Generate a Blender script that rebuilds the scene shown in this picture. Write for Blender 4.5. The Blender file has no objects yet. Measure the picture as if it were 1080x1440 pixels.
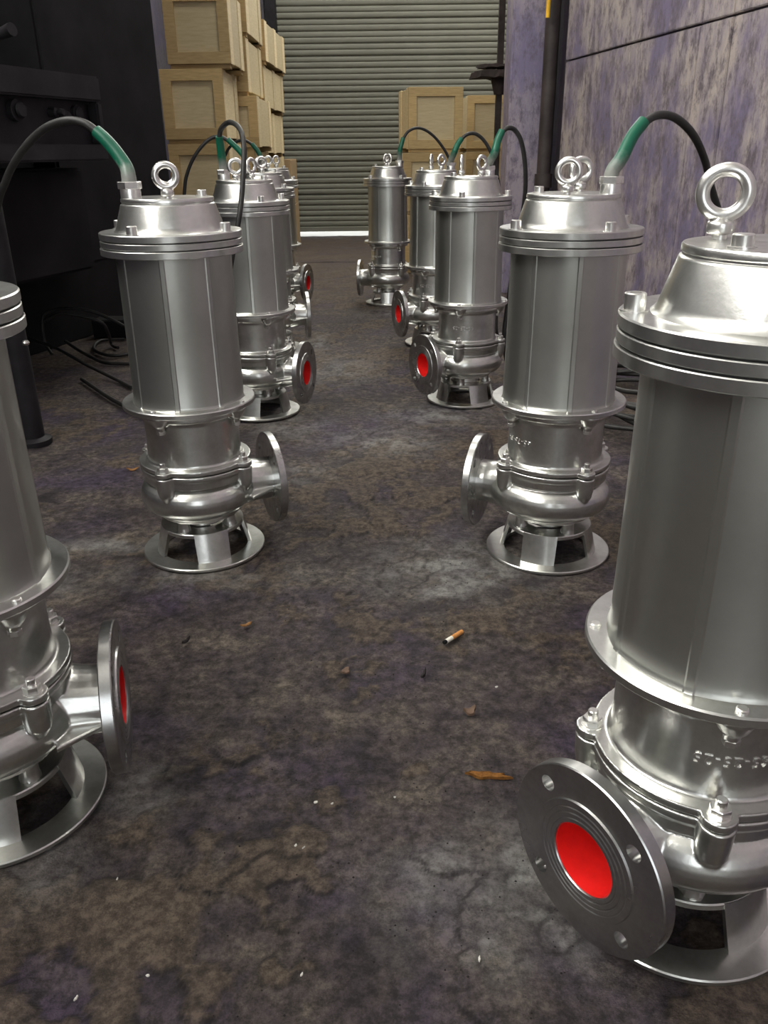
import bpy, bmesh, math, random
import numpy as np
from mathutils import Vector, Matrix

random.seed(7)
rng = np.random.default_rng(7)
PI = math.pi
SC = bpy.context.scene
COL = SC.collection

# ------------------------------------------------------------------ camera
CAM_H = 0.793
FPX = 1160.0
PITCH = math.radians(23.6)
ROLL = math.radians(-0.69)
_c, _s = math.cos(PITCH), math.sin(PITCH)
FWD = Vector((0, _c, -_s)); R0 = Vector((1, 0, 0)); U0 = Vector((0, _s, _c))
_cr, _sr = math.cos(ROLL), math.sin(ROLL)
RIGHT = R0 * _cr + U0 * _sr
UP = U0 * _cr - R0 * _sr
cam_d = bpy.data.cameras.new('camera')
cam = bpy.data.objects.new('camera', cam_d); COL.objects.link(cam)
m = Matrix.Identity(4)
for i in range(3):
    m[i][0] = RIGHT[i]; m[i][1] = UP[i]; m[i][2] = -FWD[i]
m[2][3] = CAM_H
cam.matrix_world = m
cam_d.sensor_fit = 'VERTICAL'; cam_d.sensor_height = 36.0
cam_d.lens = 36.0 * FPX / 1440.0
cam_d.clip_start = 0.02; cam_d.clip_end = 200
SC.camera = cam


def ray(px, py):
    return RIGHT * ((px - 540) / FPX) - UP * ((py - 720) / FPX) + FWD


def pt(px, py, Y):
    d = ray(px, py); return Vector((0, 0, CAM_H)) + d * (Y / d.y)


def gnd(px, py, z=0.0):
    d = ray(px, py); return Vector((0, 0, CAM_H)) + d * ((z - CAM_H) / d.z)


# ------------------------------------------------------------------ world, exposure
w = bpy.data.worlds.new('overcast_sky'); SC.world = w; w.use_nodes = True
bg = w.node_tree.nodes['Background']
bg.inputs[0].default_value = (0.93, 0.97, 1.0, 1); bg.inputs[1].default_value = 2.6
SC.view_settings.view_transform = 'Standard'; SC.view_settings.look = 'None'
SC.view_settings.gamma = 1.0; SC.view_settings.use_curve_mapping = False
SC.view_settings.exposure = 0.0
SKYLIGHT_STRENGTH = 6.5
WINDOW_STRENGTH = 11.5
SC.cycles.use_denoising = True
SC.cycles.max_bounces = 8

# ------------------------------------------------------------------ materials
MAT = {}


def nt_new(name):
    m = bpy.data.materials.new(name); m.use_nodes = True
    nt = m.node_tree; b = nt.nodes['Principled BSDF']; MAT[name] = m
    return m, nt, b


def N(nt, typ, **kw):
    n = nt.nodes.new(typ)
    for k, v in kw.items():
        if k.startswith('i_'): n.inputs[k[2:].replace('_', ' ')].default_value = v
        else: setattr(n, k, v)
    return n


def coords(nt, scale=(1, 1, 1), kind='Object', rnd=False):
    tc = N(nt, 'ShaderNodeTexCoord'); mp = N(nt, 'ShaderNodeMapping')
    nt.links.new(tc.outputs[kind], mp.inputs[0]); mp.inputs['Scale'].default_value = scale
    if rnd:
        oi = N(nt, 'ShaderNodeObjectInfo'); ml = N(nt, 'ShaderNodeVectorMath', operation='SCALE')
        cb = N(nt, 'ShaderNodeCombineXYZ')
        nt.links.new(oi.outputs['Random'], cb.inputs[0]); nt.links.new(oi.outputs['Random'], cb.inputs[2])
        nt.links.new(cb.outputs[0], ml.inputs[0]); ml.inputs['Scale'].default_value = 37.0
        nt.links.new(ml.outputs[0], mp.inputs['Location'])
    return mp


def noise(nt, vec, scale, detail=4, rough=0.6):
    n = N(nt, 'ShaderNodeTexNoise'); n.inputs['Scale'].default_value = scale
    n.inputs['Detail'].default_value = detail; n.inputs['Roughness'].default_value = rough
    nt.links.new(vec.outputs[0], n.inputs['Vector']); return n


def ramp(nt, fac, stops):
    r = N(nt, 'ShaderNodeValToRGB'); e = r.color_ramp.elements
    while len(e) < len(stops): e.new(0.5)
    for k, (p, c) in enumerate(stops):
        e[k].position = p; e[k].color = (*c, 1) if len(c) == 3 else c
    nt.links.new(fac, r.inputs[0]); return r


def mix(nt, fac, a, b):
    n = N(nt, 'ShaderNodeMix', data_type='RGBA')
    for v, k in ((fac, 0), (a, 6), (b, 7)):
        if hasattr(v, 'links'): nt.links.new(v, n.inputs[k])
        elif k == 0: n.inputs[0].default_value = v
        else: n.inputs[k].default_value = (*v, 1)
    return n.outputs[2]


def bump(nt, b, height, strength=0.3, dist=0.002):
    n = N(nt, 'ShaderNodeBump'); n.inputs['Strength'].default_value = strength
    n.inputs['Distance'].default_value = dist
    nt.links.new(height, n.inputs['Height']); nt.links.new(n.outputs[0], b.inputs['Normal'])


def metal(name, col, r_gloss, r_matte, gloss, bstr=0.1, bscale=150):
    """sprayed silver: a glossy and a matte metallic lobe mixed"""
    m, nt, b = nt_new(name)
    v = coords(nt, rnd=True); n1 = noise(nt, v, 14, 5, 0.65)
    cc = ramp(nt, n1.outputs[0], [(0.25, tuple(x * 0.88 for x in col)), (0.65, col)])
    b2 = N(nt, 'ShaderNodeBsdfPrincipled'); mx = N(nt, 'ShaderNodeMixShader')
    gr = ramp(nt, n1.outputs[0], [(0.3, (gloss * 0.75,) * 3), (0.7, (min(1, gloss * 1.25),) * 3)])
    for p, r in ((b, r_matte), (b2, r_gloss)):
        p.inputs['Metallic'].default_value = 1.0; p.inputs['Roughness'].default_value = r
        nt.links.new(cc.outputs[0], p.inputs['Base Color'])
    if bstr:
        n2 = noise(nt, v, bscale, 3, 0.6); bn = N(nt, 'ShaderNodeBump'); bn.inputs['Strength'].default_value = bstr; bn.inputs['Distance'].default_value = 0.001
        nt.links.new(n2.outputs[0], bn.inputs['Height'])
        for p in (b, b2): nt.links.new(bn.outputs[0], p.inputs['Normal'])
    nt.links.new(gr.outputs[0], mx.inputs[0]); nt.links.new(b.outputs[0], mx.inputs[1]); nt.links.new(b2.outputs[0], mx.inputs[2])
    out = [n for n in nt.nodes if n.type == 'OUTPUT_MATERIAL'][0]; nt.links.new(mx.outputs[0], out.inputs[0])
    return m


metal('cast_silver', (0.68, 0.68, 0.65), 0.21, 0.40, 0.58, 0.14, 170)
metal('housing_silver', (0.50, 0.505, 0.47), 0.28, 0.44, 0.5, 0.08, 200)
metal('machined_silver', (0.62, 0.62, 0.60), 0.22, 0.40, 0.55, 0.0)
metal('flange_silver', (0.52, 0.52, 0.51), 0.24, 0.36, 0.65, 0.05, 260)
metal('bolt_steel', (0.80, 0.79, 0.76), 0.22, 0.42, 0.6, 0.0)


def plain(name, col, rough=0.6, spec=0.4, var=0.25, scale=30, bstr=0.0, metallic=0.0):
    m, nt, b = nt_new(name)
    v = coords(nt, rnd=True); n1 = noise(nt, v, scale, 4, 0.6)
    lo = tuple(c * (1 - var) for c in col); hi = tuple(min(1, c * (1 + var)) for c in col)
    r = ramp(nt, n1.outputs[0], [(0.3, lo), (0.7, hi)])
    nt.links.new(r.outputs[0], b.inputs['Base Color'])
    b.inputs['Roughness'].default_value = rough
    b.inputs['Specular IOR Level'].default_value = spec
    b.inputs['Metallic'].default_value = metallic
    if bstr: bump(nt, b, n1.outputs[0], bstr, 0.004)
    return m


plain('red_paint', (0.72, 0.012, 0.01), 0.45, 0.4, 0.12, 40, 0.1)
plain('cable_rubber', (0.022, 0.021, 0.02), 0.5, 0.4, 0.3, 40)
plain('black_steel', (0.017, 0.0155, 0.018), 0.55, 0.25, 0.45, 9, 0.25)
plain('black_board', (0.010, 0.009, 0.010), 0.85, 0.2, 0.5, 5, 0.3)
plain('dark_rust', (0.030, 0.022, 0.020), 0.8, 0.2, 0.4, 20, 0.5)
plain('pipe_brown', (0.045, 0.035, 0.034), 0.6, 0.3, 0.5, 6, 0.2)
plain('yellow_paint', (0.75, 0.42, 0.02), 0.5, 0.4, 0.1, 20)
plain('limewash', (0.42, 0.40, 0.38), 0.9, 0.2, 0.15, 3, 0.2)
plain('grey_concrete', (0.30, 0.29, 0.27), 0.9, 0.2, 0.2, 4, 0.2)
plain('roof_sheet', (0.38, 0.375, 0.36), 0.8, 0.2, 0.2, 3)
plain('outside_ground', (0.62, 0.60, 0.55), 0.9, 0.1, 0.1, 3)
plain('cigarette_filter', (0.55, 0.24, 0.07), 0.8, 0.2, 0.15, 300)
plain('cigarette_paper', (0.75, 0.72, 0.62), 0.8, 0.2, 0.1, 300)
plain('ash', (0.012, 0.012, 0.012), 0.95, 0.1, 0.4, 300)
plain('dry_leaf', (0.22, 0.11, 0.04), 0.8, 0.2, 0.35, 90, 0.4)
plain('rust_flake', (0.17, 0.075, 0.02), 0.9, 0.1, 0.5, 120, 0.6)
plain('dark_chip', (0.028, 0.024, 0.024), 0.85, 0.2, 0.4, 80, 0.5)
plain('brown_chip', (0.13, 0.085, 0.06), 0.85, 0.2, 0.3, 80, 0.5)
plain('white_chip', (0.62, 0.60, 0.55), 0.85, 0.2, 0.1, 80)
plain('cardboard', (0.42, 0.30, 0.17), 0.85, 0.2, 0.12, 6)

# sleeve: green with silver overspray at the foot
m, nt, b = nt_new('green_sleeve')
v = coords(nt, kind='Generated'); sx = N(nt, 'ShaderNodeSeparateXYZ'); nt.links.new(v.outputs[0], sx.inputs[0])
nz = noise(nt, coords(nt), 60, 4)
ad = N(nt, 'ShaderNodeMath', operation='MULTIPLY_ADD'); nt.links.new(nz.outputs[0], ad.inputs[0]); ad.inputs[1].default_value = 0.35
nt.links.new(sx.outputs[2], ad.inputs[2])
r = ramp(nt, ad.outputs[0], [(0.36, (0.24, 0.245, 0.225)), (0.66, (0.003, 0.105, 0.058))])
nt.links.new(r.outputs[0], b.inputs['Base Color']); b.inputs['Roughness'].default_value = 0.42

# wood
def wood(name, a, c):
    m, nt, b = nt_new(name)
    v = coords(nt, (3, 3, 22), rnd=True); n1 = noise(nt, v, 5, 5, 0.6); n2 = noise(nt, coords(nt, rnd=True), 4, 3)
    r = ramp(nt, n1.outputs[0], [(0.3, a), (0.7, c)])
    oi = N(nt, 'ShaderNodeObjectInfo')
    hs = N(nt, 'ShaderNodeHueSaturation')
    mr = N(nt, 'ShaderNodeMapRange'); nt.links.new(oi.outputs['Random'], mr.inputs[0]); mr.inputs[3].default_value = 0.78; mr.inputs[4].default_value = 1.1
    nt.links.new(mr.outputs[0], hs.inputs['Value']); nt.links.new(r.outputs[0], hs.inputs['Color'])
    nt.links.new(hs.outputs[0], b.inputs['Base Color']); b.inputs['Roughness'].default_value = 0.75
    bump(nt, b, n1.outputs[0], 0.15, 0.002)
wood('plywood', (0.58, 0.47, 0.265), (0.70, 0.58, 0.355))
wood('side_lit_pine', (0.64, 0.52, 0.30), (0.78, 0.65, 0.41))  # paler than the frame boards: brighter light on crate sides put into the colour
wood('pine_board', (0.44, 0.305, 0.13), (0.58, 0.42, 0.20))

# shutter paint
m, nt, b = nt_new('shutter_paint')
v = coords(nt, (1, 1, 1)); n1 = noise(nt, v, 1.6, 5, 0.6); n2 = noise(nt, coords(nt, (0.5, 1, 8), rnd=True), 6, 4)
r = ramp(nt, n1.outputs[0], [(0.3, (0.175, 0.175, 0.14)), (0.7, (0.25, 0.248, 0.20))])
c = mix(nt, 0.25, r.outputs[0], ramp(nt, n2.outputs[0], [(0.3, (0.10, 0.095, 0.09)), (0.6, (0.24, 0.25, 0.2))]).outputs[0])
nt.links.new(c, b.inputs['Base Color']); b.inputs['Roughness'].default_value = 0.7; b.inputs['Specular IOR Level'].default_value = 0.25

# stained purple wall
def wallmat(name, beige, purple, dark, amt=0.5):
    m, nt, b = nt_new(name)
    g = coords(nt, (1, 1, 0.38), 'Object'); n1 = noise(nt, g, 7, 9, 0.76)
    g2 = coords(nt, (1, 1, 1), 'Object'); n2 = noise(nt, g2, 1.7, 6, 0.65)
    g3 = coords(nt, (1, 1, 0.5), 'Object'); n3 = noise(nt, g3, 22, 7, 0.78); n4 = noise(nt, g2, 60, 4, 0.7)
    ad = N(nt, 'ShaderNodeMath', operation='ADD'); nt.links.new(n1.outputs[0], ad.inputs[0]); nt.links.new(n2.outputs[0], ad.inputs[1])
    c1 = ramp(nt, ad.outputs[0], [(0.82, purple), (1.12, beige)])
    c1.color_ramp.interpolation = 'LINEAR'
    # ramp clamps at 1: rescale
    mu = N(nt, 'ShaderNodeMath', operation='MULTIPLY'); nt.links.new(ad.outputs[0], mu.inputs[0]); mu.inputs[1].default_value = 0.5
    nt.links.new(mu.outputs[0], c1.inputs[0]); c1.color_ramp.elements[0].position = 0.44; c1.color_ramp.elements[1].position = 0.56
    k = ramp(nt, n3.outputs[0], [(0.38, (0, 0, 0)), (0.53, (1, 1, 1))])
    c2 = mix(nt, k.outputs[0], dark, c1.outputs[0])
    k2 = ramp(nt, n1.outputs[0], [(0.60, (0, 0, 0)), (0.72, (0.6, 0.6, 0.6))])
    c3 = mix(nt, k2.outputs[0], c2, (0.50, 0.46, 0.43))
    nt.links.new(c3, b.inputs['Base Color']); b.inputs['Roughness'].default_value = 0.6
    hh = N(nt, 'ShaderNodeMath', operation='ADD'); nt.links.new(n3.outputs[0], hh.inputs[0]); nt.links.new(n4.outputs[0], hh.inputs[1])
    bump(nt, b, hh.outputs[0], 0.35, 0.006)
wallmat('stained_wall', (0.38, 0.325, 0.30), (0.155, 0.13, 0.205), (0.105, 0.085, 0.10))
wallmat('pier_wall', (0.32, 0.275, 0.31), (0.185, 0.158, 0.255), (0.13, 0.105, 0.145))
wallmat('dark_wall', (0.10, 0.09, 0.095), (0.07, 0.06, 0.10), (0.05, 0.045, 0.05))

# floor
m, nt, b = nt_new('dirty_floor')
g = coords(nt)
n1 = noise(nt, g, 2.6, 8, 0.65); n2 = noise(nt, g, 9, 8, 0.7); n3 = noise(nt, g, 55, 8, 0.82); n4 = noise(nt, g, 190, 4, 0.7)
base = ramp(nt, n2.outputs[0], [(0.34, (0.032, 0.025, 0.029)), (0.46, (0.080, 0.062, 0.064)), (0.56, (0.122, 0.098, 0.086)), (0.68, (0.21, 0.175, 0.14))])
g5 = coords(nt); g5.inputs['Location'].default_value = (3, 7, 1); n5 = noise(nt, g5, 3.4, 6, 0.6)
pk = ramp(nt, n5.outputs[0], [(0.50, (0, 0, 0)), (0.66, (0.75, 0.75, 0.75))])
c = mix(nt, pk.outputs[0], base.outputs[0], (0.068, 0.048, 0.088))
at = N(nt, 'ShaderNodeAttribute', attribute_name='flake')
c = mix(nt, ramp(nt, at.outputs['Fac'], [(0.0, (0, 0, 0)), (1.0, (0.72, 0.72, 0.72))]).outputs[0], c, (0.150, 0.112, 0.078))
sp = ramp(nt, n3.outputs[0], [(0.40, (0.40, 0.40, 0.40)), (0.50, (0.95, 0.95, 0.95)), (0.60, (1.75, 1.75, 1.75))])
ml = N(nt, 'ShaderNodeMix', data_type='RGBA', blend_type='MULTIPLY'); ml.inputs[0].default_value = 0.9
nt.links.new(c, ml.inputs[6]); nt.links.new(sp.outputs[0], ml.inputs[7])
du = N(nt, 'ShaderNodeAttribute', attribute_name='dust')
dn = N(nt, 'ShaderNodeMath', operation='MULTIPLY'); nt.links.new(du.outputs['Fac'], dn.inputs[0])
dr = ramp(nt, n3.outputs[0], [(0.35, (0.25, 0.25, 0.25)), (0.6, (1, 1, 1))]); nt.links.new(dr.outputs[0], dn.inputs[1])
c = mix(nt, dn.outputs[0], ml.outputs[2], (0.46, 0.45, 0.42))
cv = N(nt, 'ShaderNodeAttribute', attribute_name='crevice')
c = mix(nt, cv.outputs['Fac'], c, (0.016, 0.013, 0.014))
far = N(nt, 'ShaderNodeAttribute', attribute_name='brown')
c = mix(nt, far.outputs['Fac'], c, (0.085, 0.062, 0.045))
nt.links.new(c, b.inputs['Base Color'])
rr = ramp(nt, n2.outputs[0], [(0.3, (0.5, 0.5, 0.5)), (0.6, (0.8, 0.8, 0.8))]); nt.links.new(rr.outputs[0], b.inputs['Roughness'])
b.inputs['Specular IOR Level'].default_value = 0.35
ha = N(nt, 'ShaderNodeMath', operation='MULTIPLY_ADD'); nt.links.new(n3.outputs[0], ha.inputs[0]); ha.inputs[1].default_value = 1.6; nt.links.new(n4.outputs[0], ha.inputs[2])
bump(nt, b, ha.outputs[0], 1.0, 0.009)

m, nt, b = nt_new('window_glow')
b.inputs['Base Color'].default_value = (0.7, 0.72, 0.72, 1)
b.inputs['Emission Color'].default_value = (1.0, 0.985, 0.93, 1); b.inputs['Emission Strength'].default_value = WINDOW_STRENGTH
# skylight sheet (translucent roof sheet lit by the sky)
m, nt, b = nt_new('skylight_sheet')
b.inputs['Base Color'].default_value = (0.7, 0.7, 0.66, 1)
b.inputs['Emission Color'].default_value = (1.0, 0.985, 0.92, 1); b.inputs['Emission Strength'].default_value = SKYLIGHT_STRENGTH

# ------------------------------------------------------------------ mesh helpers
def finish(me, mat, angle=35, smooth=True):
    if mat: me.materials.append(MAT[mat])
    if smooth:
        me.shade_smooth(); me.set_sharp_from_angle(angle=math.radians(angle))
    return me


def bm_mesh(bm, name, mat, angle=35, smooth=True):
    bmesh.ops.recalc_face_normals(bm, faces=bm.faces)
    me = bpy.data.meshes.new(name); bm.to_mesh(me); bm.free()
    return finish(me, mat, angle, smooth)


def obj(name, me, parent=None, mtx=None):
    o = bpy.data.objects.new(name, me); COL.objects.link(o)
    if parent: o.parent = parent
    if mtx is not None: o.matrix_local = mtx
    return o


def tag(o, label=None, cat=None, group=None, kind=None):
    if label: o['label'] = label
    if cat: o['category'] = cat
    if group: o['group'] = group
    if kind: o['kind'] = kind
    return o


def empty(name, loc, rz=0.0):
    o = bpy.data.objects.new(name, None); COL.objects.link(o)
    o.location = loc; o.rotation_euler = (0, 0, rz); o.empty_display_size = 0.1
    return o


def lathe(bm, prof, seg=64, mtx=None, closed=False, rfun=None):
    """prof: list of (r,z). r==0 makes a pole. closed: last joins first (ring)."""
    rings = []
    for (r, z) in prof:
        if r < 1e-6:
            rings.append([bm.verts.new((0, 0, z))])
        else:
            ring = []
            for k in range(seg):
                a = 2 * PI * k / seg
                rr = rfun(r, z, a) if rfun else r
                ring.append(bm.verts.new((rr * math.cos(a), rr * math.sin(a), z)))
            rings.append(ring)
    n = len(rings)
    vs = [v for rg in rings for v in rg]
    for i in range(n if closed else n - 1):
        A, B = rings[i], rings[(i + 1) % n]
        for k in range(seg):
            k2 = (k + 1) % seg
            if len(A) == 1 and len(B) == 1: continue
            if len(A) == 1: bm.faces.new((A[0], B[k], B[k2]))
            elif len(B) == 1: bm.faces.new((A[k], A[k2], B[0]))
            else: bm.faces.new((A[k], A[k2], B[k2], B[k]))
    if mtx is not None: bmesh.ops.transform(bm, matrix=mtx, verts=vs)
    return vs


def box(bm, lo, hi, mtx=None):
    vs = [bm.verts.new((x, y, z)) for x in (lo[0], hi[0]) for y in (lo[1], hi[1]) for z in (lo[2], hi[2])]
    for f in ((0, 1, 3, 2), (4, 6, 7, 5), (0, 4, 5, 1), (2, 3, 7, 6), (0, 2, 6, 4), (1, 5, 7, 3)):
        bm.faces.new([vs[i] for i in f])
    if mtx is not None: bmesh.ops.transform(bm, matrix=mtx, verts=vs)
    return vs


def box_mesh(name, lo, hi, mat, bev=0.0):
    bm = bmesh.new(); box(bm, lo, hi)
    if bev: bmesh.ops.bevel(bm, geom=list(bm.edges), offset=bev, segments=1, affect='EDGES')
    return bm_mesh(bm, name, mat, smooth=False)


def prism(bm, n, r, z0, z1, mtx=None, ch=0.0, rot=0.0):
    prof = [(0, z0), (r - ch, z0), (r, z0 + ch), (r, z1 - ch), (r - ch, z1), (0, z1)] if ch else [(0, z0), (r, z0), (r, z1), (0, z1)]
    vs = lathe(bm, prof, n, Matrix.Rotation(rot, 4, 'Z'))
    if mtx is not None: bmesh.ops.transform(bm, matrix=mtx, verts=vs)
    return vs


def catmull(P, n=8):
    P = [Vector(p) for p in P]; Q = [2 * P[0] - P[1]] + P + [2 * P[-1] - P[-2]]; out = []
    for i in range(1, len(Q) - 2):
        a, b_, c_, d = Q[i - 1:i + 3]
        for k in range(n):
            t = k / n
            out.append(0.5 * ((2 * b_) + (c_ - a) * t + (2 * a - 5 * b_ + 4 * c_ - d) * t * t + (3 * b_ - a - 3 * c_ + d) * t ** 3))
    out.append(P[-1]); return out


def tube(bm, P, r, seg=10, cap=True):
    rad = r if callable(r) else (lambda s: r)
    n = len(P); rings = []; up = None
    for i, p in enumerate(P):
        t = (P[min(i + 1, n - 1)] - P[max(i - 1, 0)]).normalized()
        if up is None:
            up = t.orthogonal().normalized()
        up = (up - t * up.dot(t)).normalized(); side = t.cross(up)
        rr = rad(i / (n - 1))
        rings.append([bm.verts.new(p + (up * math.cos(2 * PI * k / seg) + side * math.sin(2 * PI * k / seg)) * rr) for k in range(seg)])
    for i in range(n - 1):
        for k in range(seg):
            k2 = (k + 1) % seg
            bm.faces.new((rings[i][k], rings[i][k2], rings[i + 1][k2], rings[i + 1][k]))
    if cap:
        bm.faces.new(rings[0][::-1]); bm.faces.new(rings[-1])


def torus(bm, R, r, seg=40, ns=14, mtx=None):
    prof = [(R + r * math.cos(2 * PI * k / ns), r * math.sin(2 * PI * k / ns)) for k in range(ns)]
    return lathe(bm, prof, seg, mtx, closed=True)


def evaluate(me, mods):
    o = bpy.data.objects.new('tmp', me); COL.objects.link(o)
    for typ, kw in mods:
        md = o.modifiers.new(typ, typ)
        for k, v in kw.items(): setattr(md, k, v)
    dg = bpy.context.evaluated_depsgraph_get(); dg.update()
    out = bpy.data.meshes.new_from_object(o.evaluated_get(dg), preserve_all_data_layers=False, depsgraph=dg)
    bpy.data.objects.remove(o); return out


def T(x, y, z): return Matrix.Translation((x, y, z))
def RZ(a): return Matrix.Rotation(a, 4, 'Z')
XAX = Matrix.Rotation(PI / 2, 4, 'Y')          # lathe axis z -> x

# ------------------------------------------------------------------ setting: shell
def struct(name, me, label=None):
    o = obj(name, me); tag(o, label, kind='structure'); return o


# value noise in numpy for the floor relief
def vnoise(x, y, seed):
    g = np.random.default_rng(seed).random((256, 256))
    xi = np.floor(x).astype(int); yi = np.floor(y).astype(int); fx = x - xi; fy = y - yi
    fx = fx * fx * (3 - 2 * fx); fy = fy * fy * (3 - 2 * fy)
    a = g[xi % 256, yi % 256]; b_ = g[(xi + 1) % 256, yi % 256]; c_ = g[xi % 256, (yi + 1) % 256]; d = g[(xi + 1) % 256, (yi + 1) % 256]
    return (a * (1 - fx) + b_ * fx) * (1 - fy) + (c_ * (1 - fx) + d * fx) * fy


def fbm(x, y, sc, oc, seed, gain=0.55):
    s = 0; a = 1; t = 0
    for k in range(oc):
        s = s + a * vnoise(x * sc + 13.7 * k, y * sc + 5.1 * k, seed + k); t += a; a *= gain; sc *= 2.03
    return s / t


def sstep(a, b_, x):
    t = np.clip((x - a) / (b_ - a), 0, 1); return t * t * (3 - 2 * t)


DUST = [  # (px, py, radius along x, radius along y, amount) read off the photograph's pale overspray patches
    (640, 800, .13, .10, .75), (610, 830, .08, .03, .7), (560, 815, .05, .02, .45), (690, 1250, .085, .07, .75), (760, 1290, .06, .05, .5),
    (20, 1215, .06, .05, .6), (140, 765, .16, .03, .45), (60, 820, .10, .04, .35), (620, 583, .14, .10, .55),
    (540, 620, .14, .10, .40), (480, 520, .12, .20, .28), (450, 480, .05, .18, .4), (545, 440, .12, .15, .35), (400, 600, .10, .12, .35),
    (300, 810, .16, .05, .35), (190, 1085, .04, .03, .45), (420, 660, .08, .10, .22), (200, 1120, .05, .02, .5)]


def floor_grid(name, ys, xs, brown):
    X, Y = np.meshgrid(xs, ys); nx, ny = len(xs), len(ys)
    f1 = fbm(X, Y, 6, 6, 11); f2 = fbm(X, Y, 17, 5, 31); f3 = fbm(X, Y, 3.1, 6, 51, 0.62)
    flake = sstep(0.535, 0.55, f3) * sstep(0.42, 0.46, f2)
    peel = sstep(0.545, 0.553, f1)
    Z = 0.0020 * flake + 0.0020 * peel + 0.006 * (f1 - 0.5) + 0.0045 * (f2 - 0.5)
    Z = Z - np.percentile(Z, 92)
    gy, gx = np.gradient(Z); crev = np.clip(np.sqrt((gx / np.gradient(X, axis=1)) ** 2 + (gy / np.gradient(Y, axis=0)) ** 2) * 2.2 - 0.25, 0, 1)
    dust = np.zeros_like(X)
    for px, py, rx, ry, amt in DUST:
        g = gnd(px, py); d = ((X - g.x) / rx) ** 2 + ((Y - g.y) / ry) ** 2
        dust = np.maximum(dust, amt * np.exp(-d * 0.9))
    dust = np.clip(dust * (0.35 + 1.3 * sstep(0.38, 0.62, fbm(X, Y, 24, 5, 77))), 0, 1) ** 0.85
    me = bpy.data.meshes.new(name)
    V = np.stack([X, Y, Z], -1).reshape(-1, 3)
    i = np.arange((ny - 1) * nx).reshape(ny - 1, nx)[:, :-1].ravel()
    F = np.stack([i, i + 1, i + nx + 1, i + nx], 1)
    me.vertices.add(len(V)); me.vertices.foreach_set('co', V.ravel().astype(np.float32))
    me.loops.add(F.size); me.loops.foreach_set('vertex_index', F.ravel().astype(np.int32))
    me.polygons.add(len(F)); me.polygons.foreach_set('loop_start', (np.arange(len(F)) * 4).astype(np.int32))
    me.update(calc_edges=True); me.validate()
    for nm, A in (('flake', flake), ('dust', dust), ('crevice', crev), ('brown', np.full_like(X, 0) + brown(Y))):
        at = me.attributes.new(nm, 'FLOAT', 'POINT'); at.data.foreach_set('value', A.ravel().astype(np.float32))
    me.materials.append(MAT['dirty_floor']); me.shade_smooth()
    return me


JOINT_Y = 6.77
ys = [0.38]
while ys[-1] < JOINT_Y - 0.03: ys.append(ys[-1] + max(0.0032, 0.0046 * ys[-1]))
ys[-1] = JOINT_Y - 0.012
u = np.linspace(-1, 1, 460); xs = 1.95 * (0.42 * u + 0.58 * u ** 3)
floor = struct('floor', floor_grid('floor', np.array(ys), xs, lambda Y: 0.55 * sstep(3.0, 6.0, Y)))
# rest of the floor as children slabs
def slab(name, x0, x1, y0, y1, z=-0.003):
    return obj(name, floor_grid(name, np.linspace(y0, y1, 60), np.linspace(x0, x1, 80), lambda Y: 0.6 + 0 * Y), floor)
slab('floor_slab', -1.95, 1.95, JOINT_Y, 9.0)
slab('floor_slab', -1.95, 1.95, -5.2, 0.38)
bm = bmesh.new(); box(bm, (-6, -5.5, -0.2), (6, 9.0, -0.03)); obj('floor_base', bm_mesh(bm, 'floor_base', 'grey_concrete', smooth=False), floor)
bm = bmesh.new(); box(bm, (-14, 9.0, -0.3), (14, 24, -0.01)); box(bm, (-14, -24, -0.3), (14, -5.5, -0.01))
struct('ground', bm_mesh(bm, 'ground', 'outside_ground', smooth=False))

CEIL = 4.6
XL, XR = -1.9, 2.0
LW_Y0, LW_Y1, LW_Z0, LW_Z1 = -2.2, 2.6, 2.3, 4.45
bm = bmesh.new(); box(bm, (XL - 0.2, -5.3, -0.05), (XL, 9.1, LW_Z0)); box(bm, (XL - 0.2, -5.3, LW_Z1), (XL, 9.1, CEIL)); box(bm, (XL - 0.2, -5.3, LW_Z0), (XL, LW_Y0, LW_Z1)); box(bm, (XL - 0.2, LW_Y1, LW_Z0), (XL, 9.1, LW_Z1))
struct('wall_left', bm_mesh(bm, 'wall_left', 'dark_wall', smooth=False))
# band of frosted factory windows high in the left wall, beside and behind the camera
wb = bpy.data.objects.new('window_4', None); COL.objects.link(wb); tag(wb, 'band of frosted factory windows high in the left wall', kind='structure')
wy = np.linspace(LW_Y0, LW_Y1, 5)
for k in range(4):
    obj('pane', box_mesh('pane', (XL - 0.12, wy[k] + 0.03, LW_Z0 + 0.03), (XL - 0.11, wy[k + 1] - 0.03, LW_Z1 - 0.03), 'window_glow'), wb)
    obj('mullion', box_mesh('mullion', (XL - 0.15, wy[k] - 0.03, LW_Z0), (XL - 0.08, wy[k] + 0.03, LW_Z1), 'black_steel'), wb)
# back wall around the shutter
SH_Y = 9.0; SH_X0, SH_X1, SH_TOP = -0.97, 2.0, 2.5
bm = bmesh.new()
box(bm, (XL, SH_Y - 0.05, -0.05), (SH_X0 - 0.10, SH_Y + 0.25, CEIL)); box(bm, (SH_X1 + 0.10, SH_Y - 0.05, -0.05), (XR + 0.6, SH_Y + 0.25, CEIL))
box(bm, (SH_X0 - 0.10, SH_Y - 0.05, SH_TOP), (SH_X1 + 0.10, SH_Y + 0.25, SH_TOP + 0.15)); box(bm, (SH_X0 - 0.10, SH_Y - 0.05, CEIL - 0.15), (SH_X1 + 0.10, SH_Y + 0.25, CEIL))
struct('wall_back', bm_mesh(bm, 'wall_back', 'dark_wall', smooth=False))
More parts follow.
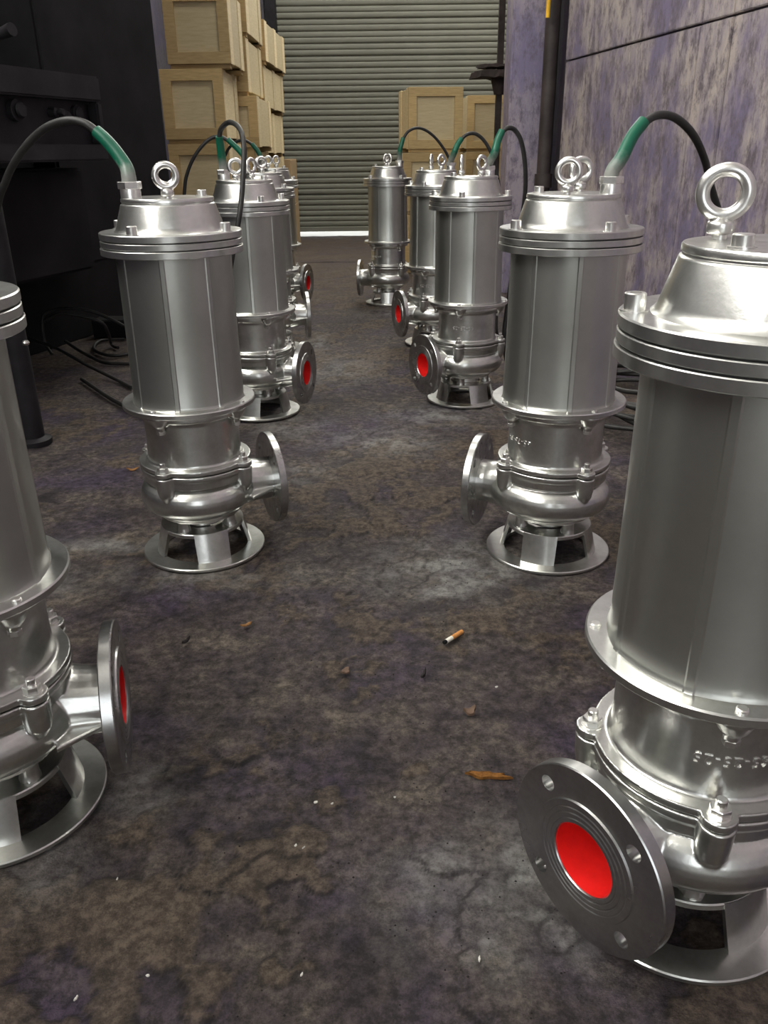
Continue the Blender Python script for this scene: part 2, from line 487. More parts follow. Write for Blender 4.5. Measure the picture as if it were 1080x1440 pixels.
# front wall (behind the camera) with a wide open loading door
bm = bmesh.new()
box(bm, (XL, -5.4, -0.05), (-1.5, -5.15, CEIL)); box(bm, (1.7, -5.4, -0.05), (XR + 0.6, -5.15, CEIL)); box(bm, (-1.5, -5.4, 4.5), (1.7, -5.15, CEIL))
struct('wall_front', bm_mesh(bm, 'wall_front', 'limewash', smooth=False))
# roof with skylight openings over the aisle
SKY = [(2.6, 3.8), (5.4, 8.4)]
SKX0, SKX1 = -0.6, 1.7
bm = bmesh.new()
box(bm, (XL - 0.2, -5.4, CEIL), (SKX0, 9.2, CEIL + 0.06)); box(bm, (SKX1, -5.4, CEIL), (XR + 0.7, 9.2, CEIL + 0.06))
prev = -5.4
for a, b_ in SKY + [(9.2, 9.2)]:
    box(bm, (SKX0, prev, CEIL), (SKX1, a, CEIL + 0.06)); prev = b_
struct('ceiling', bm_mesh(bm, 'ceiling', 'roof_sheet', smooth=False))
for k, (a, b_) in enumerate(SKY):
    bm = bmesh.new(); n = 24
    top = [[bm.verts.new((SKX0 + (SKX1 - SKX0) * i / n, y, CEIL + 0.03 + 0.012 * math.sin(i * PI / 2))) for y in (a, b_)] for i in range(n + 1)]
    for i in range(n): bm.faces.new((top[i][0], top[i][1], top[i + 1][1], top[i + 1][0]))
    struct('window_%d' % (k + 1), bm_mesh(bm, 'skylight', 'skylight_sheet'))

wc = bpy.data.objects.new('window_3', None); COL.objects.link(wc); tag(wc, 'frosted clerestory glazing above the roller shutter', kind='structure')
cx = np.linspace(SH_X0 - 0.10, SH_X1 + 0.10, 5)
for k in range(4):
    obj('pane', box_mesh('pane', (cx[k] + 0.02, SH_Y + 0.08, SH_TOP + 0.17), (cx[k + 1] - 0.02, SH_Y + 0.09, CEIL - 0.17), 'skylight_sheet'), wc)
    obj('mullion', box_mesh('mullion', (cx[k] - 0.02, SH_Y + 0.05, SH_TOP + 0.15), (cx[k] + 0.02, SH_Y + 0.12, CEIL - 0.15), 'black_steel'), wc)
# right wall: slanted row of stained panels
WA = Vector((0.93, 4.65, 0)); WD = Vector((0.162, -1, 0)).normalized(); WN = Vector((-1, -0.162, 0)).normalized()
SEAM_Z = 1.193
def wall_box(name, s0, s1, z0, z1, depth, mat, bev=0.006, proud=0.0):
    bm = bmesh.new()
    M = Matrix(((WD.x, -WN.x, 0, WA.x), (WD.y, -WN.y, 0, WA.y), (0, 0, 1, 0), (0, 0, 0, 1)))
    box(bm, (s0, -proud, z0), (s1, depth, z1))
    if bev: bmesh.ops.bevel(bm, geom=list(bm.edges), offset=bev, segments=2, affect='EDGES')
    bmesh.ops.transform(bm, matrix=M, verts=bm.verts)
    return bm_mesh(bm, name, mat, smooth=False)
core = struct('wall_right', wall_box('wall_core', 0.0, 10.2, -0.05, CEIL, 0.25, 'dark_wall', 0, -0.02))
def s_at(px, py):      # distance along the wall for a pixel
    d = ray(px, py); C = Vector((0, 0, CAM_H)); k = (WA - C).dot(WN) / d.dot(WN); return (C + d * k - WA).dot(WD)
sv1 = s_at(972, 150); sv2 = s_at(1022, 100)
cuts = [0.0, sv1, sv2, sv2 + 1.9, sv2 + 3.8, sv2 + 5.7, 10.2]
for k in range(len(cuts) - 1):
    g = 0.0035
    obj('wall_panel', wall_box('wall_panel', cuts[k] + g, cuts[k + 1] - g, 0.0, SEAM_Z - 0.004, 0.02, 'stained_wall', 0.003, 0.002 * (k % 2)), core)
    obj('wall_panel', wall_box('wall_panel', cuts[k] + g, cuts[k + 1] - g, SEAM_Z + 0.004, CEIL, 0.02, 'stained_wall', 0.003, 0.002 * ((k + 1) % 2)), core)
# pier and side return beyond the panel wall
bm = bmesh.new(); box(bm, (0.73, 5.15, -0.05), (0.955, 5.42, CEIL)); bmesh.ops.bevel(bm, geom=[e for e in bm.edges if abs(e.verts[0].co.z - e.verts[1].co.z) > 1], offset=0.015, segments=3, affect='EDGES')
struct('trim_1', bm_mesh(bm, 'pier', 'pier_wall'))
bm = bmesh.new(); box(bm, (0.955, 5.25, -0.05), (1.4, 5.42, CEIL)); box(bm, (1.9, 5.42, -0.05), (2.1, 9.0, CEIL)); box(bm, (1.4, 5.25, -0.05), (2.1, 5.42, CEIL)); box(bm, (1.0, 4.65, -0.05), (1.25, 5.25, CEIL))
struct('wall_return', bm_mesh(bm, 'wall_return', 'dark_wall', smooth=False))
pipe = empty('drain_pipe', (0.905, 4.93, 0)); tag(pipe, 'black vertical drain pipe between the purple pier and the stained wall', 'pipe')
bm = bmesh.new(); prism(bm, 24, 0.038, -0.003, CEIL - 0.02); obj('pipe_tube', bm_mesh(bm, 'pipe_tube', 'pipe_brown'), pipe)
for z in (0.6, 2.2):
    bm = bmesh.new(); lathe(bm, [(0.036, z), (0.048, z), (0.048, z + 0.07), (0.036, z + 0.07)], 24, closed=True); obj('pipe_collar', bm_mesh(bm, 'pipe_collar', 'pipe_brown'), pipe)
yp = pt(770, 25, 4.83)
bm = bmesh.new(); tube(bm, [Vector((yp.x, yp.y, yp.z)), Vector((yp.x + 0.002, yp.y, yp.z + 0.5))], 0.011, 10)
tag(obj('yellow_rod', bm_mesh(bm, 'yellow_rod', 'yellow_paint')), 'thin bright yellow rod hanging in front of the black drain pipe', 'rod')

# roller shutter
shutter = bpy.data.objects.new('door_1', None); COL.objects.link(shutter); tag(shutter, 'grey-green steel roller shutter raised a crack above the floor', kind='structure')
PITCHZ = 0.104
def slat_mesh():
    h = PITCHZ; prof = [(0.010, 0.0), (0.004, 0.002), (-0.003, 0.006), (-0.006, 0.016), (-0.0075, 0.029), (-0.006, 0.042), (-0.002, 0.049), (0.003, 0.051), (0.003, 0.054), (-0.002, 0.056), (-0.0045, 0.063), (-0.006, 0.076), (-0.004, 0.090), (0.002, 0.098), (0.009, 0.1025), (0.013, 0.112), (0.016, 0.112), (0.016, 0.0)]
    bm = bmesh.new(); A = [bm.verts.new((SH_X0, y, z)) for y, z in prof]; B = [bm.verts.new((SH_X1, y, z)) for y, z in prof]
    for k in range(len(prof)):
        k2 = (k + 1) % len(prof); bm.faces.new((A[k], A[k2], B[k2], B[k]))
    bm.faces.new(A[::-1]); bm.faces.new(B)
    return bm_mesh(bm, 'slat', 'shutter_paint', 50)
sm = slat_mesh(); z = 0.085; k = 0
while z < SH_TOP:
    obj('slat', sm, shutter, T(0, SH_Y + 0.06 + 0.002 * ((k * 7) % 3 - 1), z)); z += PITCHZ; k += 1
obj('bottom_rail', box_mesh('bottom_rail', (SH_X0, SH_Y + 0.035, 0.038), (SH_X1, SH_Y + 0.085, 0.085), 'shutter_paint', 0.004), shutter)
for sx in (SH_X0 - 0.09, SH_X1 - 0.01):
    obj('guide_rail', box_mesh('guide_rail', (sx, SH_Y - 0.06, -0.003), (sx + 0.10, SH_Y + 0.12, SH_TOP), 'black_steel', 0.004), shutter)

# ------------------------------------------------------------------ the pump (built once, then copied)
PARTS = []            # (name, mesh, parent index or None, label)
def part(name, me, parent=None, label=None, mtx=None):
    PARTS.append((name, me, parent, label, mtx)); return len(PARTS) - 1

A45 = [PI / 4 + k * PI / 2 for k in range(4)]

def housing():
    R, rings = 0.109, []
    angs = []
    for k in range(8):
        a0 = PI / 8 + k * PI / 4; hw = 0.0036 / R
        angs += [(a0 - hw * 1.5, 0), (a0 - hw, 1), (a0 + hw, 1), (a0 + hw * 1.5, 0)]
        for j in range(1, 10): angs.append((a0 + PI / 4 * j / 10, 0))
    def rad(a, rib, base):
        d = (a % (PI / 4)) - 0.0
        d = ((a + PI / 8) % (PI / 4)) - PI / 8
        flat = base * math.cos(PI / 8) / math.cos(d) * 1.022
        r = 0.78 * base + 0.22 * flat
        return r + (0.0013 if rib else 0)
    bm = bmesh.new(); prof = [(0.1075, 0.626), (0.108, 0.48), (0.110, 0.345), (0.111, 0.341), (0.113, 0.3385)]
    for r, z in prof:
        rings.append([bm.verts.new((rad(a, rb, r) * math.cos(a), rad(a, rb, r) * math.sin(a), z)) for a, rb in angs])
    n = len(angs)
    for i in range(len(prof) - 1):
        for k in range(n):
            k2 = (k + 1) % n; bm.faces.new((rings[i][k], rings[i][k2], rings[i + 1][k2], rings[i + 1][k]))
    return bm_mesh(bm, 'motor_housing', 'housing_silver', 25)
i_h = part('motor_housing', housing())

def ring_mesh(name, ro, ri, z0, z1, mat, ch=0.001, seg=96):
    bm = bmesh.new(); lathe(bm, [(ri, z0), (ro - ch, z0), (ro, z0 + ch), (ro, z1 - ch), (ro - ch, z1), (ri, z1)], seg, closed=True)
    return bm_mesh(bm, name, mat)
part('clamp_ring', ring_mesh('clamp_ring', 0.1325, 0.09, 0.622, 0.6345, 'machined_silver'))
part('clamp_ring', ring_mesh('clamp_ring', 0.1312, 0.09, 0.6365, 0.6475, 'machined_silver'))
bm = bmesh.new(); lathe(bm, [(0.09, 0.622), (0.127, 0.622), (0.127, 0.66), (0.09, 0.66)], 72, closed=True)
part('gasket', bm_mesh(bm, 'gasket', 'cable_rubber'))
part('clamp_ring', ring_mesh('clamp_ring', 0.1315, 0.09, 0.6495, 0.662, 'machined_silver', 0.0015))
bm = bmesh.new(); lathe(bm, [(0.1055, 0.661), (0.1025, 0.6635), (0.0995, 0.667), (0.0978, 0.672), (0.0866, 0.7075), (0.0855, 0.7095), (0.0835, 0.7105), (0.0835, 0.7122), (0.0848, 0.7135), (0.0848, 0.7180), (0.0835, 0.7198), (0.080, 0.7203), (0, 0.7205)], 96)
i_c = part('top_cover', bm_mesh(bm, 'top_cover', 'cast_silver', 40))
# socket head screws on the clamp ring
def socket_screw(r=0.0095, h=0.016):
    bm = bmesh.new(); lathe(bm, [(r + 0.003, 0), (r + 0.003, 0.0012), (r, 0.0012), (r, h - 0.001), (r - 0.001, h), (0.0052, h), (0.0052, h - 0.006), (0, h - 0.006)], 20)
    return bm_mesh(bm, 'screw', 'bolt_steel')
sc_me = socket_screw()
for a in A45: part('cover_screw', sc_me, None, None, T(0.118 * math.cos(a), 0.118 * math.sin(a), 0.662))
# filler plug and small cap screw on the cover
bm = bmesh.new(); lathe(bm, [(0.0115, 0), (0.0115, 0.002), (0.0088, 0.002), (0.0088, 0.0105), (0.0078, 0.0115), (0, 0.0115)], 24)
part('filler_plug', bm_mesh(bm, 'filler_plug', 'bolt_steel'), None, None, T(0.064, 0, 0.7198))
# cable gland
bm = bmesh.new(); lathe(bm, [(0.0185, -0.003), (0.0185, 0.016), (0.0175, 0.0185), (0, 0.0185)], 28)
i_g = part('cable_gland', bm_mesh(bm, 'cable_gland', 'bolt_steel'), None, None, T(-0.0655, 0, 0.7198))
bm = bmesh.new(); prism(bm, 6, 0.0215, 0.016, 0.0285, ch=0.001)
part('gland_nut', bm_mesh(bm, 'gland_nut', 'bolt_steel', 20), i_g)
# lower housing flange
part('housing_flange', ring_mesh('housing_flange', 0.1325, 0.085, 0.328, 0.339, 'machined_silver', 0.0018))
bm = bmesh.new(); lathe(bm, [(0.0058, 0), (0.0058, 0.003), (0.0045, 0.004), (0, 0.004)], 14)
tip = bm_mesh(bm, 'bolt_tip', 'bolt_steel')
for a in A45: part('bolt_tip', tip, None, None, T(0.1225 * math.cos(a), 0.1225 * math.sin(a), 0.3388))

# oil chamber: cast neck with lugs
def remesh(bm, name, vox, smooth=3, cutter=None):
    me = bpy.data.meshes.new(name); bmesh.ops.recalc_face_normals(bm, faces=bm.faces); bm.to_mesh(me); bm.free()
    me = evaluate(me, [('REMESH', dict(mode='VOXEL', voxel_size=vox)), ('SMOOTH', dict(factor=0.5, iterations=smooth))])
    if cutter is not None:
        co = bpy.data.objects.new('cut', cutter); COL.objects.link(co)
        me = evaluate(me, [('BOOLEAN', dict(operation='DIFFERENCE', object=co, solver='EXACT'))])
        bpy.data.objects.remove(co)
    me.name = name; me.materials.clear(); return me
bm = bmesh.new()
lathe(bm, [(0, 0.205), (0.1145, 0.205), (0.1145, 0.2145), (0.0985, 0.2150), (0.0960, 0.219), (0.0948, 0.255), (0.0948, 0.302), (0.098, 0.311), (0.109, 0.3135), (0.109, 0.3275), (0, 0.3275)], 96)
for a in A45:
    c, s = math.cos(a), math.sin(a)
    lathe(bm, [(0, 0.205), (0.0180, 0.205), (0.0180, 0.2145), (0, 0.2145)], 28, T(0.114 * c, 0.114 * s, 0))
    lathe(bm, [(0, 0.296), (0.0075, 0.296), (0.009, 0.304), (0.0135, 0.308), (0.0205, 0.322), (0.0205, 0.3275), (0, 0.3275)], 28, T(0.106 * c, 0.106 * s, 0))
neck = finish(remesh(bm, 'oil_chamber', 0.0016, 2), 'cast_silver', 60)
i_n = part('oil_chamber', neck)
# raised cast lettering, upside down as the castings carry it
fc = bpy.data.curves.new('txt', 'FONT'); fc.body = '65-25-25'; fc.size = 0.0175; fc.extrude = 0.0012; fc.align_x = 'CENTER'; fc.align_y = 'CENTER'; fc.space_character = 1.15; fc.resolution_u = 2
to = bpy.data.objects.new('txt', fc); COL.objects.link(to)
dg = bpy.context.evaluated_depsgraph_get(); dg.update()
tm = bpy.data.meshes.new_from_object(to.evaluated_get(dg)); bpy.data.objects.remove(to)
TA = math.radians(50)
for v in tm.vertices:
    x, y, z = v.co; a = TA + (-x) / 0.096; r = 0.0953 + z
    v.co = (r * math.cos(a), r * math.sin(a), 0.2605 - y)
tm.name = 'cast_lettering'; tm.materials.clear(); finish(tm, 'bolt_steel', 40)
part('cast_lettering', tm, i_n, 'raised cast characters 65-25-25 standing upside down')
# hex heads under the lugs
bm = bmesh.new(); prism(bm, 6, 0.0085, 0, 0.007, ch=0.0006); hexh = bm_mesh(bm, 'hex_head', 'bolt_steel', 20)
for a in A45: part('lug_nut', hexh, None, None, T(0.106 * math.cos(a), 0.106 * math.sin(a), 0.2905))
# pump casing: spiral volute, outlet neck and bosses, blended
def vol_r(a):
    d = math.degrees(a) % 360
    d = min(max(d, 15), 345); return 0.1265 - 0.012 * (d - 15) / 330
bm = bmesh.new()
prof = [(0, 0.2030), (0.1140, 0.2030), (0.1140, 0.194), (0.110, 0.189), (0.109, 0.174)]
for t in np.linspace(75, -75, 13):
    prof.append((('v', t), 0.1375 + 0.0365 * math.sin(math.radians(t))))
prof += [(0.086, 0.098), (0.084, 0.090), (0, 0.090)]
def vprof(bm):
    seg = 120; rings = []
    for r, z in prof:
        if r == 0: rings.append([bm.verts.new((0, 0, z))]); continue
        rg = []
        for k in range(seg):
            a = 2 * PI * k / seg
            rr = r if not isinstance(r, tuple) else vol_r(a) - 0.0365 + 0.0365 * math.cos(math.radians(r[1]))
            rg.append(bm.verts.new((rr * math.cos(a), rr * math.sin(a), z)))
        rings.append(rg)
    for i in range(len(rings) - 1):
        A, B = rings[i], rings[i + 1]
        for k in range(seg):
            k2 = (k + 1) % seg
            if len(A) == 1: bm.faces.new((A[0], B[k], B[k2]))
            elif len(B) == 1: bm.faces.new((A[k], A[k2], B[0]))
            else: bm.faces.new((A[k], A[k2], B[k2], B[k]))
vprof(bm)
for a in A45:
    c, s = math.cos(a), math.sin(a)
    lathe(bm, [(0, 0.150), (0.006, 0.150), (0.0145, 0.163), (0.0165, 0.175), (0.0180, 0.2030), (0, 0.2030)], 28, T(0.114 * c, 0.114 * s, 0))
    lathe(bm, [(0, 0.0665), (0.0145, 0.0665), (0.0125, 0.075), (0.0125, 0.095), (0, 0.095)], 20, T(0.069 * c, 0.069 * s, 0))
# outlet neck: flared, swept towards +y side
n = 28; sect = [(0.050, 0.052, 0.006), (0.090, 0.052, 0.006), (0.105, 0.049, 0.004), (0.120, 0.0465, 0.002), (0.138, 0.045, 0), (0.156, 0.046, 0)]
rg = []
for x, r, oy in sect:
    rg.append([bm.verts.new((x, oy + r * math.cos(2 * PI * k / n), 0.1375 + r * math.sin(2 * PI * k / n))) for k in range(n)])
for i in range(len(rg) - 1):
    for k in range(n):
        k2 = (k + 1) % n; bm.faces.new((rg[i][k], rg[i][k2], rg[i + 1][k2], rg[i + 1][k]))
bm.faces.new(rg[0][::-1]); bm.faces.new(rg[-1])
# gusset on the other side
gv = [bm.verts.new(p) for p in ((0.095, -0.085, 0.124), (0.155, -0.046, 0.124), (0.155, -0.02, 0.124), (0.08, -0.02, 0.124), (0.095, -0.085, 0.131), (0.155, -0.046, 0.131), (0.155, -0.02, 0.131), (0.08, -0.02, 0.131))]
for f in ((0, 1, 2, 3), (7, 6, 5, 4), (0, 4, 5, 1), (1, 5, 6, 2), (2, 6, 7, 3), (3, 7, 4, 0)): bm.faces.new([gv[i] for i in f])
cb = bmesh.new(); lathe(cb, [(0, 0.045), (0.0385, 0.045), (0.0385, 0.2), (0, 0.2)], 48, T(0, 0, 0.1375) @ XAX)
bmesh.ops.recalc_face_normals(cb, faces=cb.faces); cm = bpy.data.meshes.new('cut'); cb.to_mesh(cm); cb.free()
cas = finish(remesh(bm, 'pump_casing', 0.0018, 3, cm), 'cast_silver', 60)
i_v = part('pump_casing', cas)
# studs and nuts of the casing joint
bm = bmesh.new(); lathe(bm, [(0.0115, 0), (0.0115, 0.0015), (0, 0.0015)], 20); prism(bm, 6, 0.0105, 0.001, 0.0105, ch=0.0008); lathe(bm, [(0.0056, 0.010), (0.0056, 0.0185), (0.0046, 0.0195), (0, 0.0195)], 14)
stud = bm_mesh(bm, 'casing_nut', 'bolt_steel', 25)
for a in A45: part('casing_nut', stud, None, None, T(0.115 * math.cos(a), 0.115 * math.sin(a), 0.2140) @ RZ(a))
# outlet flange with four bolt holes
fb = bmesh.new()
X0, X1 = 0.1525, 0.1685
lathe(fb, [(0.0385, X0), (0.098, X0), (0.100, X0 + 0.0015), (0.100, X1 - 0.0015), (0.0988, X1), (0.0645, X1), (0.0635, X1 + 0.0022), (0.0575, X1 + 0.0022), (0.0565, X1 + 0.0014), (0.0552, X1 + 0.0022), (0.0515, X1 + 0.0022), (0.0505, X1 + 0.0014), (0.0492, X1 + 0.0022), (0.0455, X1 + 0.0022), (0.0445, X1 + 0.0014), (0.0432, X1 + 0.0022), (0.0395, X1 + 0.0022), (0.0385, X1 + 0.001)], 120, T(0, 0, 0.1375) @ XAX, closed=True)
bmesh.ops.recalc_face_normals(fb, faces=fb.faces); fm = bpy.data.meshes.new('outlet_flange'); fb.to_mesh(fm); fb.free()
hb = bmesh.new()
for a in A45:
    lathe(hb, [(0, 0.14), (0.0088, 0.14), (0.0088, 0.18), (0, 0.18)], 24, T(0, 0.080 * math.cos(a), 0.1375 + 0.080 * math.sin(a)) @ XAX)
bmesh.ops.recalc_face_normals(hb, faces=hb.faces); hm = bpy.data.meshes.new('holes'); hb.to_mesh(hm); hb.free()
ho = bpy.data.objects.new('holes', hm); COL.objects.link(ho)
fm = evaluate(fm, [('BOOLEAN', dict(operation='DIFFERENCE', object=ho, solver='EXACT'))]); bpy.data.objects.remove(ho)
fm.name = 'outlet_flange'; fm.materials.clear(); finish(fm, 'flange_silver', 30)
i_f = part('outlet_flange', fm)
bm = bmesh.new(); lathe(bm, [(0, 0.094), (0.020, 0.098), (0.032, 0.106), (0.0365, 0.118), (0.0372, 0.1545), (0.0378, 0.1685), (0.0386, 0.1685), (0.0386, 0.09), (0, 0.09)], 48, T(0, 0, 0.1375) @ XAX)
part('outlet_lining', bm_mesh(bm, 'outlet_lining', 'red_paint', 50), i_f, 'bright red painted bore of the outlet')
# stand
i_s = part('base_ring', ring_mesh('base_ring', 0.1305, 0.093, 0.0, 0.0075, 'cast_silver', 0.0015))
part('stand_ring', ring_mesh('stand_ring', 0.0875, 0.050, 0.0575, 0.0668, 'cast_silver', 0.0015))
def leg():
    bm = bmesh.new(); n = 10; w0, w1 = math.radians(20), math.radians(24); g = []
    for (r, z, wd) in ((0.1015, 0.006, w0), (0.0875, 0.0665, w1), (0.0805, 0.0665, w1), (0.0945, 0.006, w0)):
        g.append([bm.verts.new((r * math.cos(a), r * math.sin(a), z)) for a in np.linspace(-wd, wd, n)])
    for i in range(4):
        A, B = g[i], g[(i + 1) % 4]
        for k in range(n - 1): bm.faces.new((A[k], A[k + 1], B[k + 1], B[k]))
    bm.faces.new([g[i][0] for i in range(4)]); bm.faces.new([g[i][-1] for i in range(3, -1, -1)])
    return bm_mesh(bm, 'leg', 'cast_silver', 40)
lg = leg()
for k in range(4): part('leg', lg, None, None, RZ(k * PI / 2))
# impeller eye part inside: suction mouth
bm = bmesh.new(); lathe(bm, [(0.044, 0.092), (0.044, 0.068), (0.040, 0.066), (0.036, 0.068), (0.036, 0.092)], 40, closed=True)
part('suction_mouth', bm_mesh(bm, 'suction_mouth', 'cast_silver'))
# eye bolt mesh
bm = bmesh.new()
torus(bm, 0.0183, 0.0060, 44, 14, T(0, 0, 0.0375) @ Matrix.Rotation(PI / 2, 4, 'X'))
lathe(bm, [(0.0065, -0.002), (0.0065, 0.0035), (0.0105, 0.0045), (0.0115, 0.006), (0.0115, 0.0125), (0.0105, 0.0145), (0.0075, 0.016), (0.005, 0.019), (0, 0.019)], 24)
EYE = bm_mesh(bm, 'eye_bolt', 'bolt_steel', 50)

GROUP = 'silver submersible pumps in two rows'
PUMPS = {}
def place_pump(key, x, y, az, eyes, label, eoff=0):
    root = empty('submersible_pump', (x, y, 0), math.radians(az)); tag(root, label, 'pump', GROUP)
    objs = []
    for name, me, par, lab, mtx in PARTS:
        o = obj(name, me, objs[par] if par is not None else root, mtx)
        if lab: o['label'] = lab
        objs.append(o)
    for sgn, e in zip((1, -1), eyes):
        obj('eye_bolt', EYE, root, RZ(math.radians(eoff)) @ T(0, sgn * 0.059, 0.7203) @ RZ(math.radians(e - az - eoff)))
    PUMPS[key] = (root, Vector((x, y, 0)), math.radians(az))
    return root
# eyes: world direction (degrees) of each ring's plane, first the +90 bolt, then the -90 one
RW = 'in the row along the purple wall'; LW = 'in the row beside the black machine and crates'
place_pump('R1', .338, .712, 213.0, (-20, -22), 'silver submersible pump %s, fifth from the shutter' % RW, 15)
place_pump('R2', .353, 1.611, 157.1, (-14, 10), 'silver submersible pump %s, fourth from the shutter' % RW)
place_pump('R3', .287, 2.80, 206.4, (40, 82), 'silver submersible pump %s, third from the shutter' % RW)
place_pump('R4', .235, 3.729, 197.3, (40, 78), 'silver submersible pump %s, second from the shutter' % RW)
place_pump('R5', .041, 4.82, 172.8, (50, -40), 'silver submersible pump %s, nearest the shutter' % RW)
place_pump('L1', -.514, .869, 12.9, (0, 0), 'silver submersible pump %s, fifth from the shutter' % LW)
place_pump('L2', -.395, 1.64, 23.5, (14, 14), 'silver submersible pump %s, fourth from the shutter' % LW, -9.5)
place_pump('L3', -.409, 2.68, -14.4, (60, 10), 'silver submersible pump %s, third from the shutter' % LW)
place_pump('L4', -.486, 3.657, 10.0, (20, 30), 'silver submersible pump %s, second from the shutter' % LW)
place_pump('L5', -.565, 4.70, -14.0, (40, 10), 'silver submersible pump %s, nearest the shutter' % LW)

def gland_top(key):
    root, c, az = PUMPS[key]
    return Vector((c.x - 0.0655 * math.cos(az), c.y - 0.0655 * math.sin(az), 0.748))

def cable(key, sleeve, path, n_s=None):
    root, c, az = PUMPS[key]
    inv = (T(c.x, c.y, 0) @ RZ(az)).inverted()
    g = gland_top(key)
    S = catmull([g - Vector((0, 0, 0.012)), g + Vector((0, 0, 0.008))] + sleeve, 6)
    S = [inv @ p for p in S]
    bm = bmesh.new(); tube(bm, S, lambda s: 0.0135 - 0.0025 * s, 14); me = bm_mesh(bm, 'cable_sleeve', 'green_sleeve', 50)
    o = obj('cable_sleeve', me, root); o['label'] = 'green rubber sleeve dusted silver at its foot'
    P = catmull([sleeve[-1] - (sleeve[-1] - sleeve[-2]) * 0.2] + path, 8)
    P = [inv @ p for p in P]
    bm = bmesh.new(); tube(bm, P, 0.0073, 10); obj('power_cable', bm_mesh(bm, 'power_cable', 'cable_rubber', 60), root)['label'] = 'black rubber power cable'

def coil(cx, cy, r, n, z0=0.012, a0=0.0, sgn=1):
    out = []
    for k in range(n * 12):
        a = a0 + sgn * 2 * PI * k / 12
        rr = r * (1 + 0.16 * math.sin(k * 0.71) + 0.08 * math.sin(k * 1.9)); out.append(Vector((cx + rr * math.cos(a) * 0.8, cy + rr * math.sin(a) * 1.25, z0 + 0.013 * (k / 12) + 0.010 * math.sin(k * 2.3) + 0.010)))
    return out

cable('R2', [pt(874, 222, 1.585), pt(889, 192, 1.60), pt(906, 170, 1.61)],
      [pt(925, 162, 1.63), pt(950, 166, 1.66), pt(975, 190, 1.70), pt(991, 225, 1.75), pt(1000, 262, 1.80), Vector((0.80, 1.90, 0.50)), Vector((0.86, 2.05, 0.22)), Vector((0.85, 2.2, 0.06))] + coil(0.86, 2.62, 0.27, 9, a0=-2.0))
cable('R3', [pt(695, 216, 2.78), pt(700, 198, 2.79), pt(706, 184, 2.80)],
      [pt(714, 180, 2.80), pt(724, 183, 2.81), pt(733, 199, 2.82), pt(738, 228, 2.84), pt(739, 262, 2.86), pt(735, 300, 2.88), pt(726, 350, 2.88), pt(715, 420, 2.86), pt(709, 480, 2.84), Vector((0.47, 2.92, 0.03)), Vector((0.55, 3.02, 0.008)), Vector((0.78, 3.1, 0.008))])
cable('R4', [pt(639, 214, 3.70), pt(643, 204, 3.71), pt(649, 195, 3.72)],
      [pt(657, 189, 3.72), pt(668, 188, 3.73), pt(680, 197, 3.74), pt(690, 214, 3.75), pt(698, 240, 3.77), pt(703, 290, 3.78), Vector((0.52, 3.78, 0.2)), Vector((0.53, 3.8, 0.02)), Vector((0.60, 3.9, 0.008)), Vector((0.8, 4.0, 0.008))])
cable('R5', [pt(562, 213, 4.80), pt(564, 205, 4.80), pt(567, 194, 4.81)],
      [pt(574, 185, 4.81), pt(586, 180, 4.82), pt(600, 184, 4.84), pt(615, 197, 4.86), pt(630, 220, 4.88), pt(640, 250, 4.9), Vector((0.44, 4.9, 0.2)), Vector((0.45, 4.9, 0.02)), Vector((0.5, 4.9, 0.008)), Vector((0.62, 4.8, 0.008))])
cable('R1', [Vector((0.46, 0.77, 0.80)), Vector((0.49, 0.79, 0.83))], [Vector((0.55, 0.82, 0.845)), Vector((0.62, 0.87, 0.78)), Vector((0.66, 0.92, 0.6)), Vector((0.68, 0.95, 0.2)), Vector((0.68, 0.98, 0.03)), Vector((0.72, 1.1, 0.008)), Vector((0.8, 1.3, 0.008))])
cable('L2', [pt(177, 234, 1.625), pt(162, 212, 1.635), pt(148, 196, 1.64), pt(135, 184, 1.645)],
      [pt(118, 173, 1.65), pt(92, 170, 1.66), pt(60, 183, 1.68), pt(30, 214, 1.70), pt(8, 255, 1.72), pt(-8, 320, 1.74), Vector((-0.90, 1.78, 0.3)), Vector((-0.93, 1.80, 0.04)), Vector((-0.98, 1.9, 0.008)), Vector((-1.1, 2.1, 0.008))])
cable('L1', [Vector((-0.60, 0.87, 0.80)), Vector((-0.63, 0.87, 0.83))], [Vector((-0.70, 0.88, 0.85)), Vector((-0.78, 0.9, 0.78)), Vector((-0.82, 0.92, 0.5)), Vector((-0.83, 0.94, 0.05)), Vector((-0.85, 1.0, 0.008)), Vector((-0.95, 1.2, 0.008))])
cable('L3', [pt(312, 222, 2.68), pt(310, 206, 2.67), pt(308, 192, 2.66)],
      [pt(311, 181, 2.655), pt(323, 172, 2.63), pt(337, 181, 2.58), pt(343, 206, 2.53), pt(342, 245, 2.49), pt(339, 285, 2.46), pt(334, 320, 2.44), Vector((-0.46, 2.42, 0.35)), Vector((-0.48, 2.41, 0.08)), Vector((-0.52, 2.44, 0.009)), Vector((-0.66, 2.5, 0.008)), Vector((-0.9, 2.75, 0.008)), Vector((-1.15, 3.1, 0.008))])
cable('L4', [pt(344, 222, 3.64), pt(335, 210, 3.64), pt(320, 196, 3.64)],
      [pt(308, 192, 3.64), pt(293, 197, 3.64), pt(276, 216, 3.64), pt(264, 242, 3.65), pt(259, 275, 3.66), Vector((-0.87, 3.68, 0.3)), Vector((-0.88, 3.7, 0.03)), Vector((-0.92, 3.75, 0.008)), Vector((-1.05, 3.8, 0.008))])
